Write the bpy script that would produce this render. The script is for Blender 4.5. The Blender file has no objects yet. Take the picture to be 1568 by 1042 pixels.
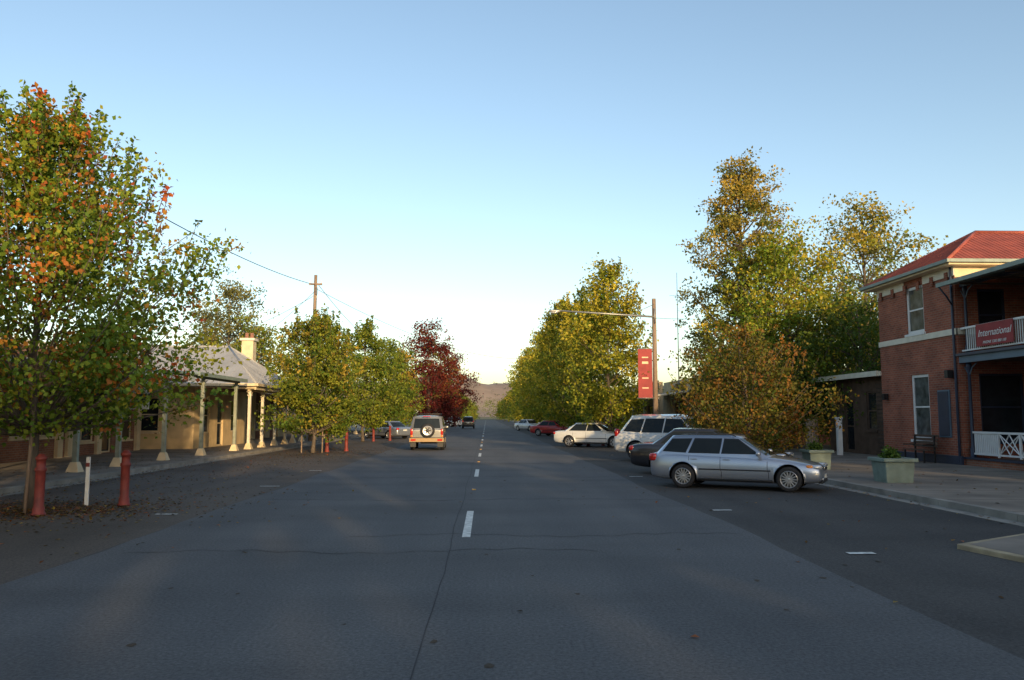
import bpy, math, random
import numpy as np
from mathutils import Vector, Matrix
from mathutils.bvhtree import BVHTree
random.seed(7)
rad=math.radians
scene=bpy.context.scene
COL=scene.collection
# ------------------------------------------------------------------ materials
def newmat(name):
    m=bpy.data.materials.new(name); m.use_nodes=True
    nt=m.node_tree; b=nt.nodes['Principled BSDF']; return m,nt,b
def N(nt,t,**k):
    n=nt.nodes.new(t)
    for a,v in k.items(): setattr(n,a,v)
    return n
def ramp(nt,stops):
    r=nt.nodes.new('ShaderNodeValToRGB'); cr=r.color_ramp
    while len(cr.elements)<len(stops): cr.elements.new(.5)
    for e,(p,c) in zip(cr.elements,stops):
        e.position=p; e.color=(c[0],c[1],c[2],1) if not isinstance(c,(int,float)) else (c,c,c,1)
    return r
def mat(name,col,rough=.7,metal=0,var=.18,scale=3.,bump=0.,bscale=40.,coat=0,detail=6,stretch=None,spec=.5):
    m,nt,b=newmat(name)
    tc=N(nt,'ShaderNodeTexCoord')
    src=tc.outputs['Object']
    if stretch:
        mp=N(nt,'ShaderNodeMapping'); mp.inputs['Scale'].default_value=stretch
        nt.links.new(src,mp.inputs[0]); src=mp.outputs[0]
    n=N(nt,'ShaderNodeTexNoise'); n.inputs['Scale'].default_value=scale; n.inputs['Detail'].default_value=detail
    nt.links.new(src,n.inputs['Vector'])
    lo=[c*(1-var) for c in col]; hi=[min(1,c*(1+var)) for c in col]
    r=ramp(nt,[(.3,lo),(.7,hi)])
    nt.links.new(n.outputs['Fac'],r.inputs[0]); nt.links.new(r.outputs[0],b.inputs['Base Color'])
    b.inputs['Roughness'].default_value=rough; b.inputs['Metallic'].default_value=metal; b.inputs['Specular IOR Level'].default_value=spec
    b.inputs['Coat Weight'].default_value=coat; b.inputs['Coat Roughness'].default_value=.06
    if bump:
        n2=N(nt,'ShaderNodeTexNoise'); n2.inputs['Scale'].default_value=bscale; n2.inputs['Detail'].default_value=4
        nt.links.new(src,n2.inputs['Vector'])
        bp=N(nt,'ShaderNodeBump'); bp.inputs['Strength'].default_value=bump; bp.inputs['Distance'].default_value=.02
        nt.links.new(n2.outputs['Fac'],bp.inputs['Height']); nt.links.new(bp.outputs[0],b.inputs['Normal'])
    return m
def asphalt(name,c1,c2):
    m,nt,b=newmat(name); tc=N(nt,'ShaderNodeTexCoord'); L=nt.links.new
    fine=N(nt,'ShaderNodeTexNoise'); fine.inputs['Scale'].default_value=30; fine.inputs['Detail'].default_value=8; fine.inputs['Roughness'].default_value=.8
    L(tc.outputs['Object'],fine.inputs['Vector'])
    mp=N(nt,'ShaderNodeMapping'); mp.inputs['Scale'].default_value=(.55,.06,1); L(tc.outputs['Object'],mp.inputs[0])
    lg=N(nt,'ShaderNodeTexNoise'); lg.inputs['Scale'].default_value=1.6; lg.inputs['Detail'].default_value=5; L(mp.outputs[0],lg.inputs['Vector'])
    mq=N(nt,'ShaderNodeMapping'); mq.inputs['Scale'].default_value=(.3,.9,1); L(tc.outputs['Object'],mq.inputs[0])  # noise stretched across the road paints faint tree-shadow bands into the colour
    md=N(nt,'ShaderNodeTexNoise'); md.inputs['Scale'].default_value=.6; md.inputs['Detail'].default_value=7; L(mq.outputs[0],md.inputs['Vector'])
    r=ramp(nt,[(.33,c1),(.68,c2)]); L(lg.outputs['Fac'],r.inputs[0])
    r2=ramp(nt,[(.32,.84),(.5,1.02),(.7,1.13)]); L(md.outputs['Fac'],r2.inputs[0])
    r3=ramp(nt,[(.36,.5),(.5,1.),(.66,1.6)]); L(fine.outputs['Fac'],r3.inputs[0])
    m1=N(nt,'ShaderNodeMix',data_type='RGBA',blend_type='MULTIPLY'); m1.inputs[0].default_value=1
    m2=N(nt,'ShaderNodeMix',data_type='RGBA',blend_type='MULTIPLY'); m2.inputs[0].default_value=.85
    L(r.outputs[0],m1.inputs[6]); L(r2.outputs[0],m1.inputs[7]); L(m1.outputs[2],m2.inputs[6]); L(r3.outputs[0],m2.inputs[7])
    L(m2.outputs[2],b.inputs['Base Color']); b.inputs['Roughness'].default_value=.85
    b.inputs['Specular IOR Level'].default_value=.25
    bp=N(nt,'ShaderNodeBump'); bp.inputs['Strength'].default_value=.45; bp.inputs['Distance'].default_value=.01
    L(fine.outputs['Fac'],bp.inputs['Height']); L(bp.outputs[0],b.inputs['Normal'])
    return m
def brick(name,c1,c2,mortar):
    m,nt,b=newmat(name); tc=N(nt,'ShaderNodeTexCoord'); L=nt.links.new
    sx=N(nt,'ShaderNodeSeparateXYZ'); L(tc.outputs['Object'],sx.inputs[0])
    ad=N(nt,'ShaderNodeMath',operation='ADD'); L(sx.outputs[0],ad.inputs[0]); L(sx.outputs[1],ad.inputs[1])
    cb=N(nt,'ShaderNodeCombineXYZ'); L(ad.outputs[0],cb.inputs[0]); L(sx.outputs[2],cb.inputs[1])
    br=N(nt,'ShaderNodeTexBrick'); L(cb.outputs[0],br.inputs['Vector'])
    br.inputs['Scale'].default_value=1; br.inputs['Brick Width'].default_value=.24; br.inputs['Row Height'].default_value=.086
    br.inputs['Mortar Size'].default_value=.009; br.inputs['Color1'].default_value=(*c1,1); br.inputs['Color2'].default_value=(*c2,1); br.inputs['Mortar'].default_value=(*mortar,1)
    n=N(nt,'ShaderNodeTexNoise'); n.inputs['Scale'].default_value=1.2; n.inputs['Detail'].default_value=8; L(tc.outputs['Object'],n.inputs['Vector'])
    r=ramp(nt,[(.3,.7),(.7,1.2)]); L(n.outputs['Fac'],r.inputs[0])
    mx=N(nt,'ShaderNodeMix',data_type='RGBA',blend_type='MULTIPLY'); mx.inputs[0].default_value=1
    L(br.outputs['Color'],mx.inputs[6]); L(r.outputs[0],mx.inputs[7]); L(mx.outputs[2],b.inputs['Base Color']); b.inputs['Roughness'].default_value=.9
    bp=N(nt,'ShaderNodeBump'); bp.inputs['Strength'].default_value=.4; bp.inputs['Distance'].default_value=.01; bp.invert=True
    L(br.outputs['Fac'],bp.inputs['Height']); L(bp.outputs[0],b.inputs['Normal'])
    return m
def leafmat(name,tr=.3):
    m=bpy.data.materials.new(name); m.use_nodes=True; nt=m.node_tree; L=nt.links.new
    nt.nodes.clear(); out=N(nt,'ShaderNodeOutputMaterial')
    at=N(nt,'ShaderNodeAttribute'); at.attribute_name='lc'
    d=N(nt,'ShaderNodeBsdfPrincipled'); d.inputs['Roughness'].default_value=.6; d.inputs['Specular IOR Level'].default_value=.2
    t=N(nt,'ShaderNodeBsdfTranslucent'); mx=N(nt,'ShaderNodeMixShader'); mx.inputs[0].default_value=tr
    g=N(nt,'ShaderNodeMix',data_type='RGBA',blend_type='MULTIPLY'); g.inputs[0].default_value=1; g.inputs[7].default_value=(1.3,1.35,.7,1)
    L(at.outputs['Color'],d.inputs['Base Color']); L(at.outputs['Color'],g.inputs[6]); L(g.outputs[2],t.inputs['Color'])
    L(d.outputs[0],mx.inputs[1]); L(t.outputs[0],mx.inputs[2]); L(mx.outputs[0],out.inputs[0])
    return m
M={}
M['road']=asphalt('road_asphalt',(.090,.091,.094),(.118,.117,.117))
M['bay']=asphalt('parking_asphalt',(.056,.053,.051),(.083,.077,.071))
M['bayL']=asphalt('parking_asphalt_brown',(.080,.066,.055),(.120,.098,.080))
M['path']=mat('footpath_concrete',(.21,.178,.145),.9,var=.35,scale=.7,bump=.3,bscale=60)
M['kerb']=mat('kerb_concrete',(.25,.23,.20),.9,var=.3,scale=2,bump=.3)
M['kerbY']=mat('kerb_yellowed',(.34,.27,.17),.9,var=.35,scale=3,bump=.3)
M['paint']=mat('white_line_paint',(.62,.62,.58),.7,var=.35,scale=9)
M['yel']=mat('yellow_marker',(.6,.33,.04),.5)
M['crack']=mat('crack_sealant',(.072,.072,.075),.95,var=.2,scale=2,spec=.1)
M['ground']=mat('ground_dry_grass',(.12,.11,.05),1,var=.35,scale=.15,bump=.4,bscale=3)
M['hill']=mat('hazed_hill_grass',(.24,.19,.16),1,var=.3,scale=.012,detail=10)  # distance haze mixed into the colour, paler than the grass itself
M['bark']=mat('bark',(.12,.095,.075),.95,var=.4,scale=6,bump=.6,bscale=25,stretch=(1,1,.25))
M['leaf']=leafmat('leaf')
M['brick']=brick('red_brick',(.38,.105,.055),(.25,.068,.040),(.30,.20,.14))
M['brick2']=brick('brown_brick',(.32,.12,.065),(.22,.085,.05),(.26,.19,.14))
M['cream']=mat('cream_paint',(.68,.54,.34),.7,var=.12)
M['creamlt']=mat('pale_cream_paint',(.70,.64,.52),.7,var=.1)
M['white']=mat('white_paint',(.75,.74,.72),.55,var=.08)
M['render']=mat('cream_render_wall',(.64,.47,.26),.9,var=.2,scale=1.2,bump=.2)
M['navy']=mat('navy_paint',(.025,.035,.065),.45,var=.15)
M['bluegrey']=mat('bluegrey_paint',(.10,.15,.20),.5,var=.12)
M['glass']=mat('window_glass',(.018,.022,.026),.06,var=.2,spec=.3)
M['curtain']=mat('window_glass_curtained',(.09,.10,.10),.12,var=.7,scale=2.5)
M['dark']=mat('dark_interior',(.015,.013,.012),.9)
M['redroof']=mat('red_iron_roof',(.32,.075,.045),.6,var=.25,scale=1.5)
M['iron']=mat('galvanised_iron_roof',(.36,.355,.35),.6,metal=.05,var=.22,scale=.8)
M['brown']=mat('brown_timber',(.10,.06,.04),.85,var=.3,scale=3,bump=.3)
M['grey']=mat('grey_green_paint',(.24,.29,.25),.6,var=.15)
M['planter']=mat('planter_sage_paint',(.19,.24,.20),.6,var=.2,scale=4)
M['post']=mat('verandah_post_sage',(.26,.28,.22),.6,var=.2,scale=4)
M['red']=mat('bollard_red_paint',(.20,.032,.024),.6,var=.3,scale=5)
M['wood']=mat('weathered_pole_timber',(.24,.17,.12),.9,var=.3,scale=4,bump=.5,bscale=20,stretch=(4,4,.3))
M['galv']=mat('galvanised_steel',(.33,.33,.31),.45,metal=.6,var=.15)
M['wire']=mat('wire',(.025,.025,.028),.6)
M['bannerred']=mat('banner_red_cloth',(.28,.032,.032),.7,var=.2)
M['soil']=mat('soil',(.06,.045,.03),1,var=.4,bump=.5)
M['rubber']=mat('tyre_rubber',(.018,.018,.02),.8,var=.2)
M['black']=mat('black_trim',(.015,.015,.017),.45,var=.1)
M['alloy']=mat('alloy_wheel',(.55,.55,.56),.3,metal=.85,var=.05)
M['chrome']=mat('chrome_trim',(.7,.7,.7),.15,metal=1,var=.03)
M['carglass']=mat('car_glass',(.015,.02,.023),.03,var=.15,scale=1.5,spec=.22)
M['lamp']=mat('headlamp_lens',(.5,.52,.55),.08,metal=.4,var=.1,coat=1)
M['tail']=mat('taillamp_red',(.45,.02,.015),.15,var=.1,coat=.6)
M['amber']=mat('amber_lens',(.7,.22,.02),.2,var=.1)
M['plate']=mat('number_plate',(.65,.65,.6),.5,var=.1)
def paint(n,c,metal=.0): return mat(n,c,.32 if metal else .3,metal=metal,var=.04,scale=1.,coat=1)
M['psilver']=paint('silver_blue_paint',(.38,.42,.49),.7)
M['pwhite']=paint('white_car_paint',(.62,.62,.60))
M['pred']=paint('red_car_paint',(.36,.02,.02))
M['pblack']=paint('black_car_paint',(.012,.013,.018))
M['pgold']=paint('gold_car_paint',(.36,.24,.12),.2)
M['psil2']=paint('silver_car_paint',(.24,.24,.23),.4)
# ------------------------------------------------------------------ mesh builder
def empty(name,loc=(0,0,0),rz=0):
    o=bpy.data.objects.new(name,None); o.empty_display_size=.5; o.location=loc; o.rotation_euler=(0,0,rz); COL.objects.link(o); return o
class MB:
    def __init__(s): s.v=[];s.f=[];s.m=[];s.sm=[];s.mats=[]
    def mi(s,k):
        mm=M[k] if isinstance(k,str) else k
        if mm not in s.mats: s.mats.append(mm)
        return s.mats.index(mm)
    def add(s,vs,fs,k,smooth=False):
        o=len(s.v); s.v+= [tuple(p) for p in vs]; i=s.mi(k)
        for f in fs: s.f.append([a+o for a in f]); s.m.append(i); s.sm.append(smooth)
    def box(s,c,d,k,rz=0,rx=0,ry=0):
        R=Matrix.Rotation(rz,3,'Z')@Matrix.Rotation(ry,3,'Y')@Matrix.Rotation(rx,3,'X')
        vs=[Vector(c)+R@Vector((sx*d[0]/2,sy*d[1]/2,sz*d[2]/2)) for sx in(-1,1) for sy in(-1,1) for sz in(-1,1)]
        s.add(vs,[(0,1,3,2),(4,6,7,5),(0,4,5,1),(2,3,7,6),(0,2,6,4),(1,5,7,3)],k)
    def bx(s,x0,x1,y0,y1,z0,z1,k): s.box(((x0+x1)/2,(y0+y1)/2,(z0+z1)/2),(abs(x1-x0),abs(y1-y0),abs(z1-z0)),k)
    def tube(s,pts,rs,k,n=8,caps=True):
        pts=[Vector(p) for p in pts]; vs=[];fs=[]
        if isinstance(rs,(int,float)): rs=[rs]*len(pts)
        for i,p in enumerate(pts):
            d=(pts[min(i+1,len(pts)-1)]-pts[max(i-1,0)]).normalized()
            a=Vector((1,0,0)) if abs(d.x)<.8 else Vector((0,1,0))
            u=d.cross(a).normalized(); w=d.cross(u)
            for j in range(n):
                t=2*math.pi*j/n; vs.append(p+(u*math.cos(t)+w*math.sin(t))*rs[i])
        for i in range(len(pts)-1):
            for j in range(n):
                a=i*n+j;b=i*n+(j+1)%n; fs.append((a,b,b+n,a+n))
        if caps: fs.append(list(range(n))[::-1]); fs.append([(len(pts)-1)*n+j for j in range(n)])
        s.add(vs,fs,k,n>5)
    def lathe(s,prof,org,k,axis='z',n=20,smooth=True,cap=True):
        vs=[];fs=[]
        for r,h in prof:
            for j in range(n):
                t=2*math.pi*j/n; a,b=r*math.cos(t),r*math.sin(t)
                p=(a,b,h) if axis=='z' else (a,h,b)
                vs.append((p[0]+org[0],p[1]+org[1],p[2]+org[2]))
        for i in range(len(prof)-1):
            for j in range(n):
                a=i*n+j;b=i*n+(j+1)%n; fs.append((a,b,b+n,a+n))
        if cap: fs.append([j for j in range(n)]); fs.append([(len(prof)-1)*n+j for j in range(n)])
        s.add(vs,fs,k,smooth)
    def ell(s,c,d,k,rz=0,n=14):
        vs=[];fs=[];R=Matrix.Rotation(rz,3,'Z'); m=8
        q=lambda v:math.copysign(abs(v)**.6,v)
        for i in range(m+1):
            ph=math.pi*i/m
            for j in range(n):
                t=2*math.pi*j/n
                vs.append(Vector(c)+R@Vector((d[0]/2*q(math.sin(ph))*q(math.cos(t)),d[1]/2*q(math.sin(ph))*q(math.sin(t)),d[2]/2*q(math.cos(ph)))))
        for i in range(m):
            for j in range(n):
                a=i*n+j;b=i*n+(j+1)%n; fs.append((a,b,b+n,a+n))
        s.add(vs,fs,k,True)
    def build(s,name,parent=None,loc=(0,0,0),rz=0,bevel=0):
        me=bpy.data.meshes.new(name); me.from_pydata(s.v,[],s.f)
        for m in s.mats: me.materials.append(m)
        me.polygons.foreach_set('material_index',s.m); me.polygons.foreach_set('use_smooth',s.sm); me.update()
        o=bpy.data.objects.new(name,me); COL.objects.link(o); o.location=loc; o.rotation_euler=(0,0,rz)
        if parent: o.parent=parent
        if bevel:
            b=o.modifiers.new('bev','BEVEL'); b.width=bevel; b.segments=2; b.limit_method='ANGLE'; b.angle_limit=rad(50)
        return o
def wall(mb,axis,c,a0,a1,z0,z1,t,ops,k):
    As=sorted(set([a0,a1]+[v for o in ops for v in(o[0],o[1])])); Zs=sorted(set([z0,z1]+[v for o in ops for v in(o[2],o[3])]))
    for i in range(len(As)-1):
        for j in range(len(Zs)-1):
            am=(As[i]+As[i+1])/2; zm=(Zs[j]+Zs[j+1])/2
            if any(o[0]<am<o[1] and o[2]<zm<o[3] for o in ops): continue
            if axis=='x': mb.bx(c,c+t,As[i],As[i+1],Zs[j],Zs[j+1],k)
            else: mb.bx(As[i],As[i+1],c,c+t,Zs[j],Zs[j+1],k)
def window(mf,mg,axis,c,sg,a0,a1,z0,z1,fk='white',gk='glass',fw=.07,sash=True,mull=False,sill=True):
    def b(a,bb,za,zb,d0,d1,k,mm):
        if axis=='x': mm.bx(c+sg*d0,c+sg*d1,a,bb,za,zb,k)
        else: mm.bx(a,bb,c+sg*d0,c+sg*d1,za,zb,k)
    b(a0,a0+fw,z0,z1,.05,.14,fk,mf); b(a1-fw,a1,z0,z1,.05,.14,fk,mf)
    b(a0+fw,a1-fw,z0,z0+fw,.05,.14,fk,mf); b(a0+fw,a1-fw,z1-fw,z1,.05,.14,fk,mf)
    if sash: b(a0+fw,a1-fw,(z0+z1)/2-.03,(z0+z1)/2+.03,.06,.13,fk,mf)
    if mull: am=(a0+a1)/2; b(am-.02,am+.02,z0+fw,z1-fw,.065,.125,fk,mf)
    b(a0+fw*.9,a1-fw*.9,z0+fw*.9,z1-fw*.9,.09,.10,gk,mg)
    if sill: b(a0-.08,a1+.08,z0-.1,z0-.002,-.07,.1,fk,mf)
# ------------------------------------------------------------------ leaves / trees
def npmesh(name,V,F,matl,col=None,parent=None):
    me=bpy.data.meshes.new(name); me.vertices.add(len(V)); me.vertices.foreach_set('co',V.astype(np.float32).ravel())
    k=F.shape[1]; me.loops.add(F.size); me.loops.foreach_set('vertex_index',F.astype(np.int32).ravel())
    me.polygons.add(len(F)); me.polygons.foreach_set('loop_start',(np.arange(len(F))*k).astype(np.int32)); 
    me.update(calc_edges=True)
    if col is not None:
        a=me.attributes.new('lc','FLOAT_COLOR','POINT'); a.data.foreach_set('color',col.astype(np.float32).ravel())
    me.materials.append(matl); o=bpy.data.objects.new(name,me); COL.objects.link(o)
    if parent: o.parent=parent
    return o
def unit(a): return a/(np.linalg.norm(a,axis=1,keepdims=True)+1e-9)
def leafobj(name,P,size,C,rng,parent=None,flat=False,aspect=.75):
    n=len(P); L=size*rng.uniform(.6,1.25,(n,1))
    d=rng.normal(size=(n,3)); 
    if flat: d[:,2]*=.12
    else: d[:,2]-=.45
    d=unit(d); nn=rng.normal(size=(n,3)); nn[:,2]+= (8 if flat else .9)
    s=unit(np.cross(d,nn)); up=np.cross(s,d)
    W=L*aspect*.5; fold=up*L*.12
    V=np.stack([P,P+d*L*.45+s*W+fold,P+d*L,P+d*L*.45-s*W+fold],1).reshape(-1,3)
    F=np.arange(4*n).reshape(-1,4)
    C=np.clip(C,0,1); CC=np.concatenate([C,np.ones((n,1))],1); CC=np.repeat(CC,4,0)
    return npmesh(name,V,F,M['leaf'],CC,parent)
SH={'pear':lambda t:1.75*(t+.06)**.55*np.maximum(1-t,0)**.8+.03,
    'round':lambda t:np.sqrt(np.maximum(1-(2*t-.95)**2,0.02)),
    'near':lambda t:1.62*(t+.22)**.42*np.maximum(1-t,0)**.72+.03,
    'egg':lambda t:1.75*(t+.14)**.42*np.maximum(1-t,0)**.62+.04}
def colors(n,pal,rng,jit=.25):
    cs=np.array([p[:3] for p in pal]); w=np.array([p[3] for p in pal]); w=w/w.sum()
    c=cs[rng.choice(len(pal),n,p=w)]
    return c*(1+rng.normal(0,jit,(n,1)).clip(-.6,.8))
def tree(name,x,y,H,cb,R,shape='pear',nb=60,nl=12000,ls=.16,pal=None,tips=None,tr=.12,seed=1,lean=(0,0),shoots=0,sig=.1,z0=0,ptip=.0,shootlen=1.,inner=.4,sout=.55,gain=1.3,sw=.06,stray=.12):
    rng=np.random.default_rng(seed); e=empty(name,(x,y,z0))
    f=SH[shape]; mb=MB()
    zs=np.linspace(0,.94,9)
    wob=rng.normal(0,.05,(9,2)).cumsum(0)*min(R,2)/2; wob[0]=0
    tp=[(lean[0]*z+wob[i,0],lean[1]*z+wob[i,1],z*H) for i,z in enumerate(zs)]
    mb.tube(tp,[tr*(1.35 if i==0 else 1)*(1-.9*z) for i,z in enumerate(zs)],'bark',8)
    tpn=np.array(tp)
    cen=[];rr=[];tipf=[]
    for i in range(nb):
        t=(i+.5)/nb; t=t**.9; t=min(.985,max(0,t+rng.normal(0,.04)))
        az=i*2.39996+rng.normal(0,.35); r=R*float(f(np.array(t)))*rng.uniform(.62,1.08)
        zt=cb+t*(H-cb)+rng.normal(0,.02*H)
        zst=max(cb*.72,zt-r*rng.uniform(.55,1.3)-.2); zst=min(zst,H*.9)
        cx=np.interp(zst,tpn[:,2],tpn[:,0]); cy=np.interp(zst,tpn[:,2],tpn[:,1])
        A=np.array([cx,cy,zst]); lx=np.interp(zt,tpn[:,2],tpn[:,0]); ly=np.interp(zt,tpn[:,2],tpn[:,1])
        B=np.array([lx+r*math.cos(az),ly+r*math.sin(az),zt]); 
        Cc=A*.5+B*.5+np.array([0,0,-.12*r])+rng.normal(0,.06*R,3)
        ss=np.linspace(0,1,5)[:,None]; pts=A*(1-ss)**2+2*Cc*ss*(1-ss)+B*ss**2
        mb.tube([tuple(p) for p in pts],[max(.008,tr*.38*(1-.85*q)*(1-.5*t)) for q in np.linspace(0,1,5)],'bark',4,False)
        m=max(3,int(4+6*r/R))
        q=rng.uniform(inner,1.03,m)[:,None]; c=A*(1-q)**2+2*Cc*q*(1-q)+B*q**2
        c+=rng.normal(0,1,(m,3))*sig*R*np.array([1,1,.75])*(.4+q*.8)
        cen.append(c); rr.append(np.full(m,sig*R)*rng.uniform(.55,1.25,m)); tipf.append(q[:,0]*.5+t*.6)
    cen=np.concatenate(cen); rr=np.concatenate(rr); tipf=np.concatenate(tipf)
    nc=len(cen); w=rr**2; w=w*rng.uniform(.4,1.5,nc); idx=rng.choice(nc,nl,p=w/w.sum())
    off=rng.normal(size=(nl,3))*np.array([1,1,.6]); P=cen[idx]+off*rr[idx][:,None]*.8
    ccol=colors(nc,pal,rng,.22); C=ccol[idx]*.7+colors(nl,pal,rng,.2)*.3
    if tips:
        # whole clusters turn together, blended with their green so colour comes in soft patches
        pr=rng.random(nc)<ptip*(tipf-.15).clip(0,1)**1.3*2; tcc=colors(nc,tips,rng,.2); mixw=rng.uniform(.45,1,nc)
        sel=pr[idx]&(rng.random(nl)<.8); mw=mixw[idx][:,None]; Cn=tcc[idx]*mw+C*(1-mw); C[sel]=Cn[sel]
        tc=colors(nl,tips,rng,.25); sel=rng.random(nl)<ptip*stray; C[sel]=tc[sel]*.6+C[sel]*.4
    if shoots:
        SP=[];SC=[]
        for i in range(shoots):
            t=rng.uniform(.35,1)**.8; az=rng.uniform(0,6.283); r=R*float(f(np.array(t)))*rng.uniform(.3,1.02)
            b=np.array([r*math.cos(az),r*math.sin(az),cb+t*(H-cb)-.35]); k=sout*(1-.7*t); d=np.array([math.cos(az)*k+rng.normal(0,.1),math.sin(az)*k+rng.normal(0,.1),1.]); d/=np.linalg.norm(d)
            ln=rng.uniform(.6,1.3)*shootlen; e1=b+d*ln
            mb.tube([tuple(b),tuple(b+d*ln*.5+rng.normal(0,.02,3)),tuple(e1)],[.012,.009,.004],'bark',4,False)
            k=int(55*ln); s=rng.uniform(0,1.05,k)[:,None]; SP.append(b+d*ln*s+rng.normal(0,sw,(k,3))*(1.35-s))
            g0=colors(k,pal,rng,.2)
            if tips and rng.random()<ptip*1.5: m_=(s*.9+.1); g0=colors(k,tips,rng,.2)*m_+g0*(1-m_)
            SC.append(g0)
        P=np.concatenate([P]+SP); C=np.concatenate([C]+SC)
    mb.build('trunk',e)
    leafobj('foliage',P,ls,C*gain,rng,e)
    return e
G=[(.075,.12,.018,5),(.11,.14,.02,4),(.045,.085,.014,3)]
GY=[(.20,.205,.022,5),(.13,.165,.02,4),(.27,.245,.025,3),(.06,.11,.015,2)]
GYd=[(.115,.145,.018,5),(.165,.175,.02,3),(.055,.10,.014,4)]
NEAR=[(.11,.165,.02,6),(.17,.205,.022,5),(.065,.12,.018,5),(.25,.235,.025,2.5)]
RED=[(.36,.07,.025,4),(.40,.16,.025,3),(.26,.05,.02,2)]
MAR=[(.10,.014,.014,5),(.065,.012,.012,3),(.15,.035,.016,2)]
GUM=[(.13,.13,.05,4),(.18,.155,.05,3),(.07,.09,.035,3)]
CON=[(.17,.16,.035,4),(.24,.18,.035,3),(.07,.10,.025,4)]
BR=[(.14,.125,.022,5),(.18,.12,.025,3),(.08,.11,.018,5),(.18,.07,.02,1.2)]
# ------------------------------------------------------------------ ground, road
def sheet(name,x0,x1,y0,y1,z,k,parent=None):
    mb=MB(); mb.add([(x0,y0,z),(x1,y0,z),(x1,y1,z),(x0,y1,z)],[(0,1,2,3)],k); return mb.build(name,parent)
sheet('ground',-3000,3000,-1500,4500,-.02,'ground')
sheet('parking_bay_asphalt',-5.2,9.3,-80,420,-.006,'bay')
sheet('parking_bay_asphalt',-11.4,-5.2,-80,420,-.006,'bayL')
mb=MB(); rg=random.Random(3); vs=[];fs=[]
ys=[-80+i*1.0 for i in range(501)]
for i,yy in enumerate(ys):
    vs+=[(-5.2+.05*math.sin(yy*.7)+rg.uniform(-.03,.03),yy,0),(4.05+.05*math.sin(yy*.5+1)+rg.uniform(-.03,.03),yy,0)]
for i in range(500): fs.append((2*i,2*i+1,2*i+3,2*i+2))
mb.add(vs,fs,'road'); mb.build('road')
mb=MB()
for k in range(-4,30):
    y0=12.1+12*k; mb.add([(-.36,y0,.005),(-.235,y0,.005),(-.235,y0+3.3,.005),(-.36,y0+3.3,.005)],[(0,1,2,3)],'paint')
for (mx,my,w,l) in [(4.95,10.55,.36,.14),(4.55,15.4,.36,.12),(-5.9,15.1,.4,.1),(-5.6,21,.5,.1),(4.5,24.,.4,.1),(-5.7,27,.4,.1)]:
    mb.add([(mx-w/2,my-l/2,.005),(mx+w/2,my-l/2,.005),(mx+w/2,my+l/2,.005),(mx-w/2,my+l/2,.005)],[(0,1,2,3)],'paint')
mb.build('road_marking')
mb=MB()
for k in range(0,6): mb.box((-.3,19.8+12*k,.012),(.1,.1,.022),'yel'); 
mb.build('road_marker_stud',bevel=.006)
mb=MB(); 
def crack(pts,w):
    vs=[];fs=[]
    for i,(x,y) in enumerate(pts):
        ww=w*rg.uniform(.3,1.3); vs+=[(x,y-ww/2,.003),(x,y+ww/2,.003)]
    for i in range(len(pts)-1): fs.append((2*i,2*i+2,2*i+3,2*i+1))
    mb.add(vs,fs,'crack')
for (y0,xa,xb,w) in [(10.9,-4.8,1.5,.03),(12.3,-2.1,3.9,.03),(17.5,-5,3.9,.05),(24,-5,3.9,.06),(31,-5,3.9,.07)]:
    ph=rg.uniform(0,6); n=60
    pts=[(xa+(xb-xa)*i/n,y0+.15*math.sin(ph+i*.17)+.06*math.sin(i*.9)+rg.uniform(-.02,.02)) for i in range(n+1)]; crack(pts,w)
vs=[];fs=[]
for i in range(150):
    yy=1+i*.6; xx=-.5+.02*math.sin(yy*.8)+rg.uniform(-.008,.008); vs+=[(xx-.005,yy,.0035),(xx+.005,yy,.0035)]
for i in range(149): fs.append((2*i,2*i+1,2*i+3,2*i+2))
mb.add(vs,fs,'crack')
for i in range(60):
    cx,cy=rg.uniform(-6,5.5),4+rg.random()**1.5*30; r=rg.uniform(.015,.045); n=7
    mb.add([(cx+r*rg.uniform(.5,1.3)*math.cos(t*6.283/n),cy+r*1.6*rg.uniform(.5,1.3)*math.sin(t*6.283/n),.0038) for t in range(n)],[tuple(range(n))],'soil')
mb.build('road_crack_seal')
def footpath(x0,x1,kx):
    mb=MB(); mb.bx(x0,x1,-80,300,-.05,.12,'path'); 
    s=1 if kx==x0 else -1
    yy=-80
    while yy<300:
        mb.bx(kx-s*.16,kx,yy+.006,yy+2.4-.006,-.05,.125+.002*(rg.random()),'kerb'); yy+=2.4
    mb.bx(kx-s*.46,kx-s*.162,-80,300,-.05,.001,'kerb')
    yy=-20
    while yy<120:
        mb.bx(min(x0,x1)+.02,max(x0,x1)-.02,yy,yy+.012,.121,.1225,'crack'); yy+=2.
    mb.build('footpath',bevel=.012)
footpath(9.3,22,9.3); footpath(-24,-11.4,-11.4)
mb=MB(); pl=[(6.45,10.9),(6.75,9.4),(7.3,6.5),(9.1,6.),(9.1,12.7),(8.05,11.85)]
cx=sum(p[0] for p in pl)/6; cy=sum(p[1] for p in pl)/6
inn=[(cx+(a-cx)*.9,cy+(b-cy)*.95) for a,b in pl]; n=6
vs=[(a,b,-.03) for a,b in pl]+[(a,b,.06) for a,b in pl]+[(a,b,.064) for a,b in inn]
mb.add(vs,[(i,(i+1)%n,(i+1)%n+n,i+n) for i in range(n)]+[(i+n,(i+1)%n+n,(i+1)%n+2*n,i+2*n) for i in range(n)],'kerbY')
mb.add([(a,b,.066) for a,b in inn],[tuple(range(n))],'path')
mb.build('kerb_island',bevel=.015)
rng=np.random.default_rng(5)
def litter(n,cx,cy,sx,sy,z): 
    return np.stack([rng.normal(cx,sx,n),rng.normal(cy,sy,n),np.full(n,z)+rng.uniform(0,.02,n)],1)
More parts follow.
